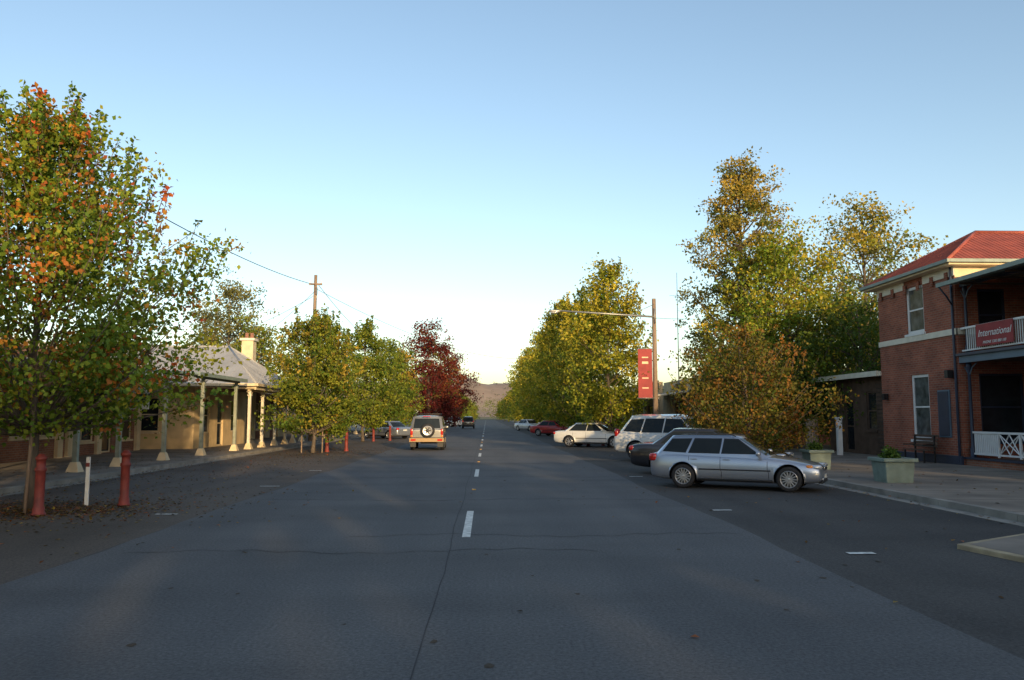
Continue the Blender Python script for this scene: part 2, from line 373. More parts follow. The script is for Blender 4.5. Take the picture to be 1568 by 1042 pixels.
P=np.concatenate([litter(2600,-8.6,15.8,1.1,.8,.0),litter(900,-8.2,16,1.8,2.4,.0),litter(900,-8.5,30,1.5,9,.0),litter(600,-11,22,.4,6,.005),litter(160,7,24,2,9,.0),litter(70,0,18,5,10,.004),litter(200,8.9,22,.2,8,.0),litter(900,-8,42,1.5,4,.0)])
LC=[(.20,.11,.03,4),(.28,.09,.03,3),(.09,.055,.025,4),(.3,.2,.04,1.5)]
P=P[P[:,0]>-11.3]
leafobj('fallen_leaves',P,.075,colors(len(P),LC,rng,.3),rng,flat=True)
P=np.stack([rng.uniform(9.4,16,200),rng.uniform(10,45,200),np.full(200,.128)],1)
P2=np.stack([rng.uniform(-15,-11.5,500),rng.uniform(12,40,500),np.full(500,.128)],1); P=np.concatenate([P,P2])
leafobj('fallen_leaves',P,.08,colors(len(P),LC,rng,.3),rng,flat=True)
# ------------------------------------------------------------------ hills
def hill(name,cx,cy,W,D,Hh,seed):
    rng=np.random.default_rng(seed); nx,ny=80,16; V=[];
    ph=rng.uniform(0,6,5)
    for j in range(ny):
        for i in range(nx):
            u=i/(nx-1)*2-1; v=j/(ny-1)*2-1
            h=Hh*math.exp(-(u*1.5)**4)*math.exp(-(v*1.8)**2)*(1+.16*math.sin(u*9+ph[0])+.09*math.sin(u*23+ph[1]+v*3)+.04*math.sin(u*51+v*9+ph[2]))-Hh*.04
            V.append((cx+u*W,cy+v*D,h))
    F=[(j*nx+i,j*nx+i+1,(j+1)*nx+i+1,(j+1)*nx+i) for j in range(ny-1) for i in range(nx-1)]
    o=npmesh(name,np.array(V),np.array(F),M['hill']); o.data.polygons.foreach_set('use_smooth',[True]*len(F)); return V
hv=hill('hill',-120,2300,900,420,104,2); hill('hill',-900,2500,900,500,110,4); hill('hill',900,2400,900,400,90,5)
rng=np.random.default_rng(11)
hv=np.array(hv); idx=rng.choice(len(hv),3000); P=hv[idx]+np.stack([rng.normal(0,14,3000),rng.normal(0,20,3000),np.zeros(3000)],1)
sel=np.sin(P[:,0]*.03)+np.sin(P[:,1]*.02+2)+rng.normal(0,.5,3000)>.0; P=P[sel]; P=np.repeat(P,8,0)+rng.normal(0,1,(len(P)*8,3))*np.array([4,4,2.4]); 
leafobj('hill_trees',P,4.,colors(len(P),[(.15,.15,.12,3),(.12,.125,.11,3)],rng,.2),rng)
def mass(name,boxes,ls,pal,seed,per=420):
    rng=np.random.default_rng(seed); Ps=[];Cs=[]
    for (x,y,r,h) in boxes:
        nc=34; t=rng.uniform(0,1,nc); az=rng.uniform(0,6.28,nc); q=np.sqrt(1-(t*.95)**2)*r*rng.uniform(.4,1,nc)
        c=np.stack([x+q*np.cos(az),y+q*np.sin(az),h*(.12+.85*t)],1); ii=rng.integers(0,nc,per)
        Ps.append(c[ii]+rng.normal(0,1,(per,3))*r*.16); base=colors(1,pal,rng,.2); Cs.append(base*.6+colors(nc,pal,rng,.25)[ii]*.4)
    leafobj(name,np.concatenate(Ps),ls,np.concatenate(Cs),rng)
bx=[]
for k in range(46):
    yy=150+k*9; bx.append((-8-random.random()*4,yy,3.6,8+random.random()*3)); bx.append((9.0+random.random()*4,yy,3.8,9+random.random()*3))
for k in range(50):
    s=random.choice([-1,1]); yy=random.uniform(140,480); bx.append((s*random.uniform(18,120),yy,5,random.uniform(7,11)))
for k in range(26): bx.append((random.uniform(-60,60),random.uniform(560,640),7,random.uniform(9,17)))
mass('distant_trees',bx,.75,GYd+[(.24,.19,.03,2)],21,380)
mass('background_trees',[(-32-random.random()*10,60+i*9,5,8+random.random()*2) for i in range(8)]+[(28+random.random()*8,48+i*7,5,8+random.random()*3) for i in range(9)],.45,GYd,23,1200)
# unseen trees added behind camera to shade the street; gap sunlights left-hand shops
tb=[]
for i in range(40):
    X=-55+i*3.5
    tb.append((X,-40+random.uniform(-4,4),4.2,random.uniform(12.,15.) if not (-1<X<7) else random.uniform(4,5)))
mass('unseen_shade_belt',tb,1.25,G,25,620)
# ------------------------------------------------------------------ trees
tree('pear_tree',-8.9,16,7.75,2.05,3.5,'near',nb=140,nl=37000,ls=.108,pal=NEAR,tips=RED,ptip=.22,tr=.1,seed=3,shoots=150,sig=.08,sout=.55,shootlen=1.0,gain=1.3,sw=.07,stray=.1)
tree('pear_tree',-8.6,40,6.6,1.3,2.5,'egg',nb=60,nl=13000,ls=.15,pal=GYd+[(.18,.175,.02,3)],tips=[(.3,.2,.03,1)],ptip=.2,tr=.09,seed=4,shoots=70,sig=.1)
tree('pear_tree',-9.3,47,7.2,1.3,2.5,'pear',nb=55,nl=12000,ls=.16,pal=GYd+[(.18,.175,.02,3)],tr=.09,seed=5,shoots=50,sig=.1)
tree('pear_tree',-8.9,58,8.4,1.5,3.3,'pear',nb=55,nl=12000,ls=.18,pal=GYd+[(.18,.175,.02,3)],tr=.1,seed=6,shoots=40,sig=.1)
tree('pear_tree',-8.8,72,8.6,1.5,3.2,'pear',nb=50,nl=9000,ls=.2,pal=GYd,tr=.1,seed=7,sig=.11)
tree('pear_tree',-9.0,86,9,1.5,3.4,'pear',nb=50,nl=8000,ls=.22,pal=GYd,tips=[(.35,.2,.03,1)],ptip=.4,tr=.1,seed=8,sig=.11)
tree('maple_tree',-7.2,100,13.6,2,4.6,'egg',nb=60,nl=13000,ls=.27,pal=MAR,tips=[(.10,.11,.02,1)],ptip=.15,tr=.16,seed=9,sig=.12)
tree('maple_tree',-5.9,118,11.8,2,3.8,'egg',nb=55,nl=10000,ls=.28,pal=MAR,tips=[(.2,.06,.02,1)],ptip=.3,tr=.14,seed=10,sig=.13)
tree('pear_tree',-8.6,130,9,1.5,3.2,'pear',nb=40,nl=6000,ls=.3,pal=GYd,tips=[(.4,.2,.03,1)],ptip=.7,tr=.1,seed=12,sig=.12)
tree('gum_tree',-23.5,72,13.8,5,4.3,'round',nb=55,nl=14000,ls=.22,pal=GUM,tr=.2,seed=13,sig=.12)
tree('oak_tree',-19.5,68,9.4,2,3.6,'round',nb=50,nl=9000,ls=.22,pal=GYd+[(.28,.2,.03,2)],tr=.2,seed=14,sig=.13)
yy=[47,60,74,88,103,120,138]; hh=[10.8,10.8,12.6,12.2,12.3,12.6,12.]
for i,(a,h) in enumerate(zip(yy,hh)):
    tree('plane_tree',7.3-.1*i,a,h,1.7,3.4+.1*i,'pear',nb=80,nl=17500-1800*i,ls=.18+.025*i,pal=GY if i!=1 else GYd+[(.2,.21,.02,3)],tips=[(.34,.27,.03,1)],ptip=.4,tr=.13,seed=30+i,shoots=34 if i<3 else 0,sig=.105,shootlen=1.2)
tree('cherry_tree',8.9,27.5,4.8,.75,2.7,'round',nb=70,nl=15000,ls=.11,pal=BR,tips=[(.24,.10,.02,1)],ptip=.2,tr=.09,seed=50,shoots=40,sig=.1,shootlen=.6,gain=1.05)
tree('cedar_tree',15.2,46,17.3,3,4.3,'pear',nb=115,nl=28000,ls=.18,pal=CON,tips=[(.32,.22,.04,1)],ptip=.4,tr=.28,seed=51,sig=.075,inner=.5)
tree('elm_tree',16.3,42,11.8,2.0,4.4,'round',nb=95,nl=24000,ls=.18,pal=[(.17,.205,.022,5),(.25,.235,.025,3),(.08,.14,.015,4)],tips=[(.36,.26,.03,1)],ptip=.3,tr=.2,seed=52,sig=.1)
tree('elm_tree',21.9,45,14.3,3,4.9,'egg',nb=80,nl=19000,ls=.19,pal=GYd+GUM+[(.22,.2,.03,4)],tips=[(.34,.25,.04,1)],ptip=.4,tr=.2,seed=53,sig=.09,inner=.5)
tree('elm_tree',18.8,39.5,7.6,1.5,4.2,'round',nb=60,nl=15000,ls=.17,pal=[(.05,.08,.016,4),(.08,.11,.018,2)],tr=.2,seed=54,sig=.12)
tree('elm_tree',25.5,52,12.3,3,4.5,'round',nb=50,nl=9000,ls=.22,pal=GUM,tr=.2,seed=55,sig=.12)
tree('elm_tree',12.6,38,6.2,1.2,2.2,'round',nb=40,nl=7000,ls=.15,pal=GYd,tr=.1,seed=56,sig=.12)
tree('gum_tree',40,50,14.5,5,4.5,'round',nb=40,nl=6000,ls=.22,pal=G,tr=.2,seed=57,sig=.13)
# ------------------------------------------------------------------ hotel
h=empty('brick_hotel',(.27,0,0))
w=MB(); fr=MB(); gl=MB(); tm=MB(); rf=MB(); bal=MB()
X0=16.3; YA,YB=27.3,32.8
wu=(29.35,30.6,5.0,6.82); wl=(29.25,30.5,.92,3.4)
wall(w,'x',X0,YA,YB,.12,7.1,.32,[wu,wl],'brick')
ru=(17.1,18.1,4.45,6.3); rl=(17.0,18.6,.95,3.3)
wall(w,'y',YA,X0+.32,27,.12,7.1,.3,[ru,rl],'brick')
wall(w,'y',YB,X0+.32,27,.12,7.1,-.3,[],'brick')
wall(w,'x',19.6,10,YA,.12,7.,.3,[(22.5,23.6,4.3,6.2),(20.5,21.9,.9,3.2),(24.6,25.6,.15,2.5),(14,15.4,.9,3.2)],'brick')
w.bx(26.7,27,YA+.3,YB-.3,.12,7.1,'brick'); w.bx(19.9,27,10,10.3,.12,7,'brick'); w.bx(26.7,27,10.3,YA,.12,7,'brick')
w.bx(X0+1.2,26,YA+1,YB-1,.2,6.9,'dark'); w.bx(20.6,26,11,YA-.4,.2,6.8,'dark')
w.build('walls',h)
for o in(wu,wl): window(fr,gl,'x',X0,1,*o,fk='white',gk='curtain',fw=.11)
for o in(ru,rl): window(fr,gl,'y',YA,1,*o,fk='navy',gk='glass',fw=.08)
for o in [(22.5,23.6,4.3,6.2),(20.5,21.9,.9,3.2),(24.6,25.6,.15,2.5),(14,15.4,.9,3.2)]: window(fr,gl,'x',19.6,1,*o,fk='white',fw=.09,sill=False)
fr.build('window_frames',h,bevel=.005); gl.build('window_glass',h)
tm.bx(X0-.05,X0-.001,YA-.05,YB+.02,4.68,4.9,'creamlt'); tm.bx(X0-.05,17.0,YA-.05,YA-.001,4.68,4.9,'creamlt')
tm.bx(X0-.04,X0-.001,YA-.04,29.3,6.78,7.1,'creamlt'); tm.bx(X0-.04,X0-.001,30.65,YB+.02,6.78,7.1,'creamlt'); tm.bx(X0,27,YA-.04,YA-.001,6.72,7.1,'cream')
for k in range(6): tm.bx(X0-.09,X0-.041,YA+.3+k*.95,YA+.48+k*.95,6.6,6.95,'brick')
tm.bx(X0-.09,X0-.001,YA-.02,YB,.12,.42,'navy')
EO=.42
tm.bx(X0-EO,27.6,YA-EO,YB+EO,7.1,7.18,'cream')
for (a,b,c,d) in [(X0-EO-.12,X0-EO,YA-EO-.12,YB+EO+.12),(X0-EO,27.6,YA-EO-.12,YA-EO),(X0-EO,27.6,YB+EO,YB+EO+.12)]: tm.bx(a,b,c,d,7.17,7.29,'grey')
tm.tube([(X0-.06,YA+.12,7.1),(X0-.06,YA+.12,.2)],.045,'navy',8)
tm.bx(X0-.05,X0-.002,27.9,28.65,1.05,2.75,'bluegrey')
tm.bx(X0-.07,X0-.052,27.95,28.6,1.1,2.7,'navy')
tm.box((X0-.14,27.7,3.3),(.22,.2,.28),'black')
tm.box((X0-.14,32.3,2.6),(.2,.16,.26),'black')
tm.build('trim',h,bevel=.008)
ex0,ex1,ey0,ey1=X0-EO-.08,27.6,YA-EO-.08,YB+EO+.08; ym=(ey0+ey1)/2; zr=9.0
vs=[(ex0,ey0,7.25),(ex1,ey0,7.25),(ex1,ey1,7.25),(ex0,ey1,7.25),(ex0+3.1,ym,zr),(ex1-2,ym,zr)]
rf.add(vs,[(0,1,5,4),(3,4,5,2),(0,4,3),(1,2,5)],'redroof')
rf.tube([vs[0],vs[4]],.07,'redroof',6); rf.tube([vs[3],vs[4]],.07,'redroof',6); rf.tube([vs[4],vs[5]],.08,'redroof',6)
for k in range(56):
    x=ex0+.2+k*.2
    t=min(1,(x-ex0)/3.1); rf.tube([(x,ey0,7.255),(x,ey0+(ym-ey0)*t,7.255+(zr-7.25)*t)],.014,'redroof',4,False)
for k in range(32):
    y=ey0+.1+k*.2
    if y<ey1:
        t=1-abs(y-ym)/(ym-ey0); rf.tube([(ex0,y,7.255),(ex0+3.1*t,y,7.255+(zr-7.25)*t)],.014,'redroof',4,False)
rf.add([(19,9.4,7.1),(27.6,9.4,7.1),(27.6,YA-.7,7.1),(19,YA-.7,7.1),(23.3,13,8.7),(23.3,YA-.7,8.7)],[(0,1,4),(0,4,5,3),(1,2,5,4)],'redroof')
rf.build('roof',h)
bal.bx(16.42,19.59,10,YA-.06,3.72,3.9,'brown'); bal.bx(16.3,16.42,10,YA-.03,3.66,3.98,'bluegrey'); bal.bx(16.2,16.3,10,YA,3.9,3.99,'navy')
bal.bx(16.35,19.59,10,YA-.02,.12,.34,'brick2'); bal.bx(16.3,16.6,10,YA-.02,.34,.4,'navy')
for y in (27.05,23.2,19.4,15.6,11.8):
    bal.lathe([(.09,.4),(.09,.7),(.055,.8),(.05,3.4),(.09,3.5),(.09,3.66)],(16.5,y,0),'navy',n=12)
    bal.lathe([(.08,3.98),(.08,4.2),(.05,4.3),(.045,6.1),(.08,6.2),(.08,6.35)],(16.5,y,0),'navy',n=12)
    for s in(-1,1):
        bal.tube([(16.5,y,3.2),(16.5,y+s*.2,3.5),(16.5,y+s*.45,3.63)],.018,'bluegrey',5); 
        bal.tube([(16.5,y,5.9),(16.5,y+s*.2,6.2),(16.5,y+s*.45,6.33)],.018,'bluegrey',5)
bal.add([(15.7,10,6.42),(15.7,YA-.05,6.42),(19.59,YA-.05,6.95),(19.59,10,6.95)],[(0,1,2,3)],'iron')
bal.add([(15.72,10,6.38),(15.72,YA-.06,6.38),(19.58,YA-.06,6.9),(19.58,10,6.9)],[(3,2,1,0)],'grey')
bal.bx(15.6,15.69,10,YA-.03,6.33,6.47,'grey'); bal.bx(16.43,16.57,10,YA-.05,6.352,6.44,'navy')
for k in range(7): bal.bx(15.9,19.3,YA-1-k*1.2,YA-.94-k*1.2,6.3,6.36,'brown')
bal.tube([(15.65,YA-.1,6.36),(15.95,YA-.08,6.0),(16.22,YA+.1,5.75)],.03,'navy',6)
bal.bx(16.36,16.44,10,YA-.1,4.83,4.9,'white'); bal.bx(16.38,16.42,10,YA-.1,4.06,4.11,'white')
y=26.9
while y>12:
    bal.bx(16.39,16.41,y-.03,y,4.11,4.83,'white'); y-=.11
bal.bx(16.44,16.52,10,26.95,1.22,1.29,'white'); bal.bx(16.46,16.5,10,26.95,.5,.56,'white')
y=26.9
while y>25.75: bal.bx(16.47,16.49,y-.07,y,.56,1.22,'white'); y-=.1
yc=25.65
while yc>13:
    bal.bx(16.45,16.51,yc-.05,yc+.02,.45,1.25,'white')
    y1=yc-.06;
    for (a,b,c,d) in [(0,.56,-1.,1.22),(0,1.22,-1.,.56),(0,.56,-.5,1.22),(-.5,.56,-1,1.22),(0,1.22,-.5,.56),(-.5,1.22,-1,.56)]:
        bal.tube([(16.48,y1+a,b),(16.48,y1+c,d)],.022,'white',4)
    yc-=1.08
bal.bx(16.28,16.3,24.3,26.2,4.14,4.88,'bannerred')
bal.build('balcony',h)
def text(s,size,loc,rot,k,parent,nm='lettering'):
    c=bpy.data.curves.new(nm,'FONT'); c.body=s; c.size=size; c.align_x='CENTER'; c.align_y='CENTER'; c.extrude=.003; c.shear=.35
    c.materials.append(M[k]); o=bpy.data.objects.new(nm,c); COL.objects.link(o); o.location=loc; o.rotation_euler=rot; o.parent=parent
text('International',.33,(16.272,25.25,4.56),(rad(90),0,rad(-90)),'white',h)
text('PHONE 1300 880 100',.13,(16.272,25.25,4.25),(rad(90),0,rad(-90)),'white',h)
a=empty('timber_annex'); w=MB(); fr=MB(); gl=MB()
wall(w,'x',17.0,33.0,39,.12,3.6,.2,[(34.2,35.1,1.2,2.9),(36.4,37.3,.2,2.5)],'brown'); w.bx(17.2,24,33.0,33.2,.12,3.6,'brown'); w.bx(17.2,24,38.8,39,.12,3.6,'brown')
for k in range(18): w.bx(16.975,17.001,33.0,34.15,.3+k*.18,.32+k*.18,'black')
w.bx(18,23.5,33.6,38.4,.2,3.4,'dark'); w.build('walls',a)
window(fr,gl,'x',17.0,1,34.2,35.1,1.2,2.9,fk='brown'); window(fr,gl,'x',17,1,36.4,37.3,.2,2.5,fk='brown',sill=False)
fr.build('window_frames',a); gl.build('window_glass',a)
r=MB(); r.add([(16.5,32.9,3.62),(16.5,39.4,3.62),(24,39.4,4.1),(24,32.9,4.1)],[(0,1,2,3)],'iron'); r.bx(16.4,16.5,32.9,39.4,3.5,3.72,'creamlt'); r.bx(16.5,24,32.8,32.9,3.5,3.7,'creamlt'); r.build('roof',a)
f=MB()
for k in range(30): f.bx(14.9,14.93,40.2+k*.16,40.34+k*.16,.12,1.95+.02*(k%3),'brown')
f.bx(14.93,14.98,40,45,.5,.58,'brown'); f.bx(14.93,14.98,40,45,1.6,1.68,'brown'); f.build('timber_fence')
f=MB(); f.bx(15.3,15.5,34.3,34.5,.12,1.7,'white'); f.bx(15.27,15.53,34.27,34.53,1.7,1.76,'white'); f.build('gate_post',bevel=.01)
f=MB(); f.lathe([(.3,.1),(.27,.3),(.25,1.6),(.27,1.68),(.0,1.7)],(14.2,34.4,0),'wood',n=14); f.build('tree_stump')
b=MB()
for k in range(4): b.bx(15.45+k*.1,15.53+k*.1,28.3,29.9,.56,.59,'brown')
for k in range(4): b.bx(15.86+k*.02,15.89+k*.02,28.3,29.9,.68+k*.12,.77+k*.12,'brown')
for y in (28.45,29.75):
    b.bx(15.45,15.5,y,y+.05,.12,.56,'black'); b.bx(15.85,15.9,y,y+.05,.12,1.1,'black'); b.bx(15.42,15.86,y,y+.05,.74,.78,'black')
b.build('park_bench',loc=(.35,0,0))
def planter(x,y,s,seed):
    e=empty('planter_box',(x,y,.12)); p=MB(); q=.38*s
    p.add([(-q*.9,-q*.9,.0),(q*.9,-q*.9,0),(q*.9,q*.9,0),(-q*.9,q*.9,0),(-q,-q,.54),(q,-q,.54),(q,q,.54),(-q,q,.54)],[(0,1,5,4),(1,2,6,5),(2,3,7,6),(3,0,4,7)],'planter')
    for a in(-1,1):
        p.bx(-q-.06,q+.06,a*(q+.02)-.05,a*(q+.02)+.05,.53,.62,'planter'); p.bx(a*(q+.02)-.05,a*(q+.02)+.05,-q+.031,q-.031,.53,.618,'planter')
    p.bx(-q+.03,q-.03,-q+.03,q-.03,.4,.57,'soil'); p.build('box',e,bevel=.012)
    rng=np.random.default_rng(seed); n=600; t=rng.normal(0,1,(n,3))*np.array([.1,.1,.09])+np.array([-.05,0,.68]); t=t[t[:,2]>.56]
    leafobj('plant',t,.08,colors(len(t),[(.10,.17,.03,1),(.07,.12,.02,1)],rng),rng,e)
planter(10.5,20.4,1.,1); planter(10.6,25.4,.9,2)
# ------------------------------------------------------------------ left / right shops
def shop_left(nm,y0,y1,zt,k,ops,depth=9,fk='cream',X=-17.5,s=-1,gk='glass'):
    e=empty(nm); w=MB(); fr=MB(); gl=MB()
    wall(w,'x',X,y0,y1,.12,zt,s*.3,ops,k); w.bx(X+s*.3,X+s*depth,y0,y0+.3,.12,zt-.3,k); w.bx(X+s*.3,X+s*depth,y1-.3,y1,.12,zt-.3,k); w.bx(X+s*(depth-.3),X+s*depth,y0+.3,y1-.3,.12,zt-.3,k)
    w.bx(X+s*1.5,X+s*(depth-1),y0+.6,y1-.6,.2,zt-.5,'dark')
    w.bx(X-s*.08,X-s*.001,y0,y1,zt-.12,zt+.12,'cream')
    yy=y0+.2
    while yy<y1:
        if not any(o[0]-.45<yy<o[1]+.05 for o in ops): w.bx(X-s*.14,X-s*.001,yy,yy+.4,.12,zt-.125,fk)
        yy+=.5*1
    w.build('walls',e)
    for o in ops: window(fr,gl,'x',X,s,*o,fk=fk,sill=o[2]>.4,gk=gk,mull=(o[1]-o[0])>1.6,sash=o[2]>.4)
    fr.build('window_frames',e,bevel=.005); gl.build('window_glass',e)
    r=MB(); r.add([(X+s*.3,y0,zt-.3),(X+s*.3,y1,zt-.3),(X+s*depth,y1,zt-.6),(X+s*depth,y0,zt-.6)],[(0,1,2,3)],'iron'); r.build('roof',e)
    return e
def verandah(e,y0,y1,X,xw,zo,zi,ys,s,fk='creamlt',pk='post'):
    v=MB()
    for y in ys:
        v.bx(X-.07,X+.07,y-.07,y+.07,.3,zo-.16,pk)
        v.add([(X-.19,y-.19,.12),(X+.19,y-.19,.12),(X+.19,y+.19,.12),(X-.19,y+.19,.12),(X-.1,y-.1,.42),(X+.1,y-.1,.42),(X+.1,y+.1,.42),(X-.1,y+.1,.42)],[(0,1,5,4),(1,2,6,5),(2,3,7,6),(3,0,4,7),(4,5,6,7)],'cream')
        v.bx(X-.1,X+.1,y-.1,y+.1,zo-.42,zo-.34,pk)
        for q in(-1,1): v.tube([(X,y+q*.05,zo-.6),(X,y+q*.2,zo-.35),(X,y+q*.5,zo-.2)],.02,fk,5)
    v.bx(X-.07,X+.07,y0,y1,zo-.16,zo-.045,fk)
    o=X-s*.35
    v.add([(o,y0-.1,zo),(o,y1+.1,zo),(xw,y1+.1,zi),(xw,y0-.1,zi)],[(0,1,2,3)],'iron')
    v.add([(o,y0-.1,zo-.04),(o,y1+.1,zo-.04),(xw,y1+.1,zi-.04),(xw,y0-.1,zi-.04)],[(3,2,1,0)],'brown')
    v.bx(o-.05,o+.05,y0-.12,y1+.12,zo-.1,zo+.06,fk)
    v.tube([(o,y0-.1,zo-.02),(xw,y0-.1,zi-.02)],.06,fk,4)
    yy=y0+.2
    while yy<y1:
        v.tube([(o,yy,zo+.012),(xw,yy,zi+.012)],.012,'iron',4,False); yy+=.3
    v.build('verandah',e)
e=shop_left('rendered_shop',12,24.6,4.6,'render',[(13,15,.8,2.8),(16,17,.15,2.7),(18,20.2,.8,2.8),(21.3,22.3,.15,2.7),(22.9,24,.8,2.8)],fk='cream')
verandah(e,12,25.2,-12.5,-17.45,3.3,3.9,(12.3,16.2,20.2,24.8),-1)
e=shop_left('brick_shop',24.8,33.4,4.6,'brick2',[(25.6,27.4,.9,2.9),(28.2,29.2,.15,2.7),(29.9,31.0,1.,2.9),(31.9,32.8,1.,2.9)],fk='cream')
verandah(e,25.4,33.2,-12.45,-17.45,3.35,3.9,(27.5,31.3),-1)
e=shop_left('corner_shop',33.6,40.6,4.4,'brick2',[(34.3,36.2,.7,2.9),(36.9,37.9,.15,2.7),(38.6,40.0,.7,2.9)],fk='cream')
verandah(e,33.8,40.2,-12.4,-17.45,3.6,4.0,(35.2,39.8),-1,fk='grey')
sg=MB(); sg.bx(-15.0,-14.2,33.98,34.02,2.1,3.05,'white'); sg.tube([(-14.8,34,3.05),(-14.8,34,3.65)],.015,'galv',5); sg.tube([(-14.4,34,3.05),(-14.4,34,3.65)],.015,'galv',5); sg.bx(-14.9,-14.3,33.97,33.979,2.35,2.75,'navy'); sg.build('shop_sign')
c=empty('cottage'); w=MB(); fr=MB(); gl=MB()
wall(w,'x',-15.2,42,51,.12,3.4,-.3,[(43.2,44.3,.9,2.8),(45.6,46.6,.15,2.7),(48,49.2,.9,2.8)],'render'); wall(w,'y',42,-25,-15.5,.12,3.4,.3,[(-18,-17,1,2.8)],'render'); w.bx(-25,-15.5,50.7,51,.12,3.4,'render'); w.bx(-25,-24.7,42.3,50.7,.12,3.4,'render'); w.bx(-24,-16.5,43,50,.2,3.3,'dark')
w.build('walls',c)
for o in[(43.2,44.3,.9,2.8),(45.6,46.6,.15,2.7),(48,49.2,.9,2.8)]: window(fr,gl,'x',-15.2,-1,*o,fk='cream',sill=False)
window(fr,gl,'y',42,1,-18,-17,1,2.8,fk='cream'); fr.build('window_frames',c); gl.build('window_glass',c)
r=MB(); vs=[(-11.85,41.4,3.45),(-25.5,41.4,3.45),(-25.5,51.6,3.45),(-11.85,51.6,3.45),(-15.0,46.5,5.85),(-22,46.5,5.85)]
r.add(vs,[(0,4,5,1),(0,3,4),(3,2,5,4),(1,5,2)],'iron')
for k in range(36):
    y=41.5+k*.28
    if y<51.5: t=1-abs(y-46.5)/5.1; r.tube([(-11.85,y,3.455),(-11.85-3.15*t,y,3.455+2.4*t)],.012,'iron',4,False)
    x=-12.1-k*.36; t=min(1,(-11.85-x)/3.15,(x+25.5)/3.5) if x>-25.4 else 0; r.tube([(x,41.4,3.455),(x,41.4+5.1*t,3.455+2.4*t)],.012,'iron',4,False)
r.tube([vs[0],vs[4]],.06,'iron',6); r.tube([vs[4],vs[5]],.06,'iron',6); r.tube([vs[3],vs[4]],.06,'iron',6)
r.bx(-11.85,-11.75,41.3,51.7,3.36,3.5,'cream'); r.bx(-25.5,-11.86,41.28,41.38,3.36,3.5,'cream')
r.bx(-15.2,-14.5,49.6,50.3,3.9,6.5,'cream'); r.bx(-15.3,-14.4,49.5,50.4,6.5,6.65,'creamlt'); r.lathe([(.13,6.65),(.11,7.0)],(-15.0,49.95,0),'brick2',n=10); r.lathe([(.13,6.65),(.11,7.0)],(-14.68,49.95,0),'brick2',n=10)
r.build('roof',c)
verandah(c,41.6,51.3,-12.3,-15.19,3.28,3.36,(41.8,44.2,46.8,49.2,51.2),-1,fk='cream',pk='creamlt')
e=shop_left('brick_shop',54,70,4.2,'brick2',[(55,57,.8,2.8),(58,59,.15,2.7),(61,63,.8,2.8),(65,67,.8,2.8)]); verandah(e,54,70,-12.5,-17.45,3.1,3.7,(54.5,58.5,62.5,66.5),-1)
e=shop_left('rendered_shop',76,100,4.2,'render',[(78,80,.8,2.8),(83,84,.15,2.7),(88,90,.8,2.8),(94,97,.8,2.8)]); verandah(e,76,100,-12.5,-17.45,3.1,3.7,(77,81,85,89,93,97),-1)
e=shop_left('brick_shop',47,62,4.3,'brick2',[(48,51,.7,2.8),(52,53,.15,2.7),(55,58,.7,2.8)],X=14,s=1); verandah(e,47,62,10.2,13.95,3.0,3.6,(47.3,51,55,59),1)
e=shop_left('rendered_shop',64,90,4.6,'render',[(66,69,.7,2.8),(72,73,.15,2.7),(76,80,.7,2.8),(84,87,.7,2.8)],X=14,s=1); verandah(e,64,90,10.2,13.95,3.0,3.6,(65,70,75,80,85,89),1)
e=shop_left('brick_shop',94,125,4.3,'brick2',[(96,99,.7,2.8),(105,108,.7,2.8),(115,118,.7,2.8)],X=14,s=1)
# ------------------------------------------------------------------ bollards, posts
def bollard(x,y,hh=1.12,z=0):
    b=MB(); b.lathe([(.125,0),(.125,.03),(.105,.05),(.1,.14),(.085,.17),(.085,hh-.34),(.1,hh-.32),(.1,hh-.27),(.08,hh-.25),(.08,hh-.12),(.1,hh-.11),(.1,hh-.07),(.075,hh-.05),(.05,hh-.01),(.0,hh)],(0,0,0),'red',n=20,cap=False); b.build('bollard',loc=(x,y,z))
for (x,y) in [(-8.2,15.05),(-7.35,16.6),(-8.1,41),(-7.3,42),(-7.2,60),(-8.2,58.4),(-8.4,72),(6.2,48.4),(6.35,51.5),(7.2,49.2),(-6.9,87),(5.9,61)]: bollard(x,y)
b=MB(); b.bx(-.035,.035,-.02,.02,0,.98,'white'); b.bx(-.04,.04,-.024,-.021,.78,.86,'red'); b.build('guide_post',loc=(-8.1,16.6,0),bevel=.008)
b=MB(); b.tube([(0,0,0),(.03,0,1.0),(.05,.02,1.9)],.035,'wood',6); b.build('tree_stake',loc=(-8.5,15.15,0))
b=MB(); b.bx(-.025,.025,-.025,.025,0,1.3,'wood'); b.bx(1.0,1.05,-.025,.025,0,1.3,'wood'); b.bx(.025,1.,-.02,.02,1.1,1.16,'wood'); b.build('tree_guard',loc=(-9.2,40.2,0))
# ------------------------------------------------------------------ poles and wires
def wire(name,p0,p1,sag,r=.014):
    p0=Vector(p0);p1=Vector(p1); pts=[]
    for i in range(25):
        t=i/24; p=p0.lerp(p1,t); p.z-=4*sag*t*(1-t); pts.append(p)
    b=MB(); b.tube(pts,r,'wire',5); b.build(name)
p=MB(); p.tube([(0,0,0),(.1,0,11.6)],[.17,.11],'wood',10); p.bx(-.35,.55,-.05,.05,10.9,11.02,'wood'); p.bx(-.03,.25,-.09,-.03,10.0,10.1,'galv')
for x in(-.3,.5): p.lathe([(.05,0),(.06,.05),(.03,.12),(.04,.16)],(x,0,11.02),'white',n=8)
p.lathe([(.07,0),(.07,.5)],(.2,-.15,10.2),'galv',n=8)
p.build('utility_pole',loc=(-12.0,55,0))
wire('overhead_wire',(-11.9,55,10.9),(-12.9,2,10.4),1.3,.02)
wire('overhead_wire',(-11.7,55,10.9),(-9.0,100,9),1.6,.018)
wire('overhead_wire',(-11.8,55,10.6),(-16,49,5.2),.3)
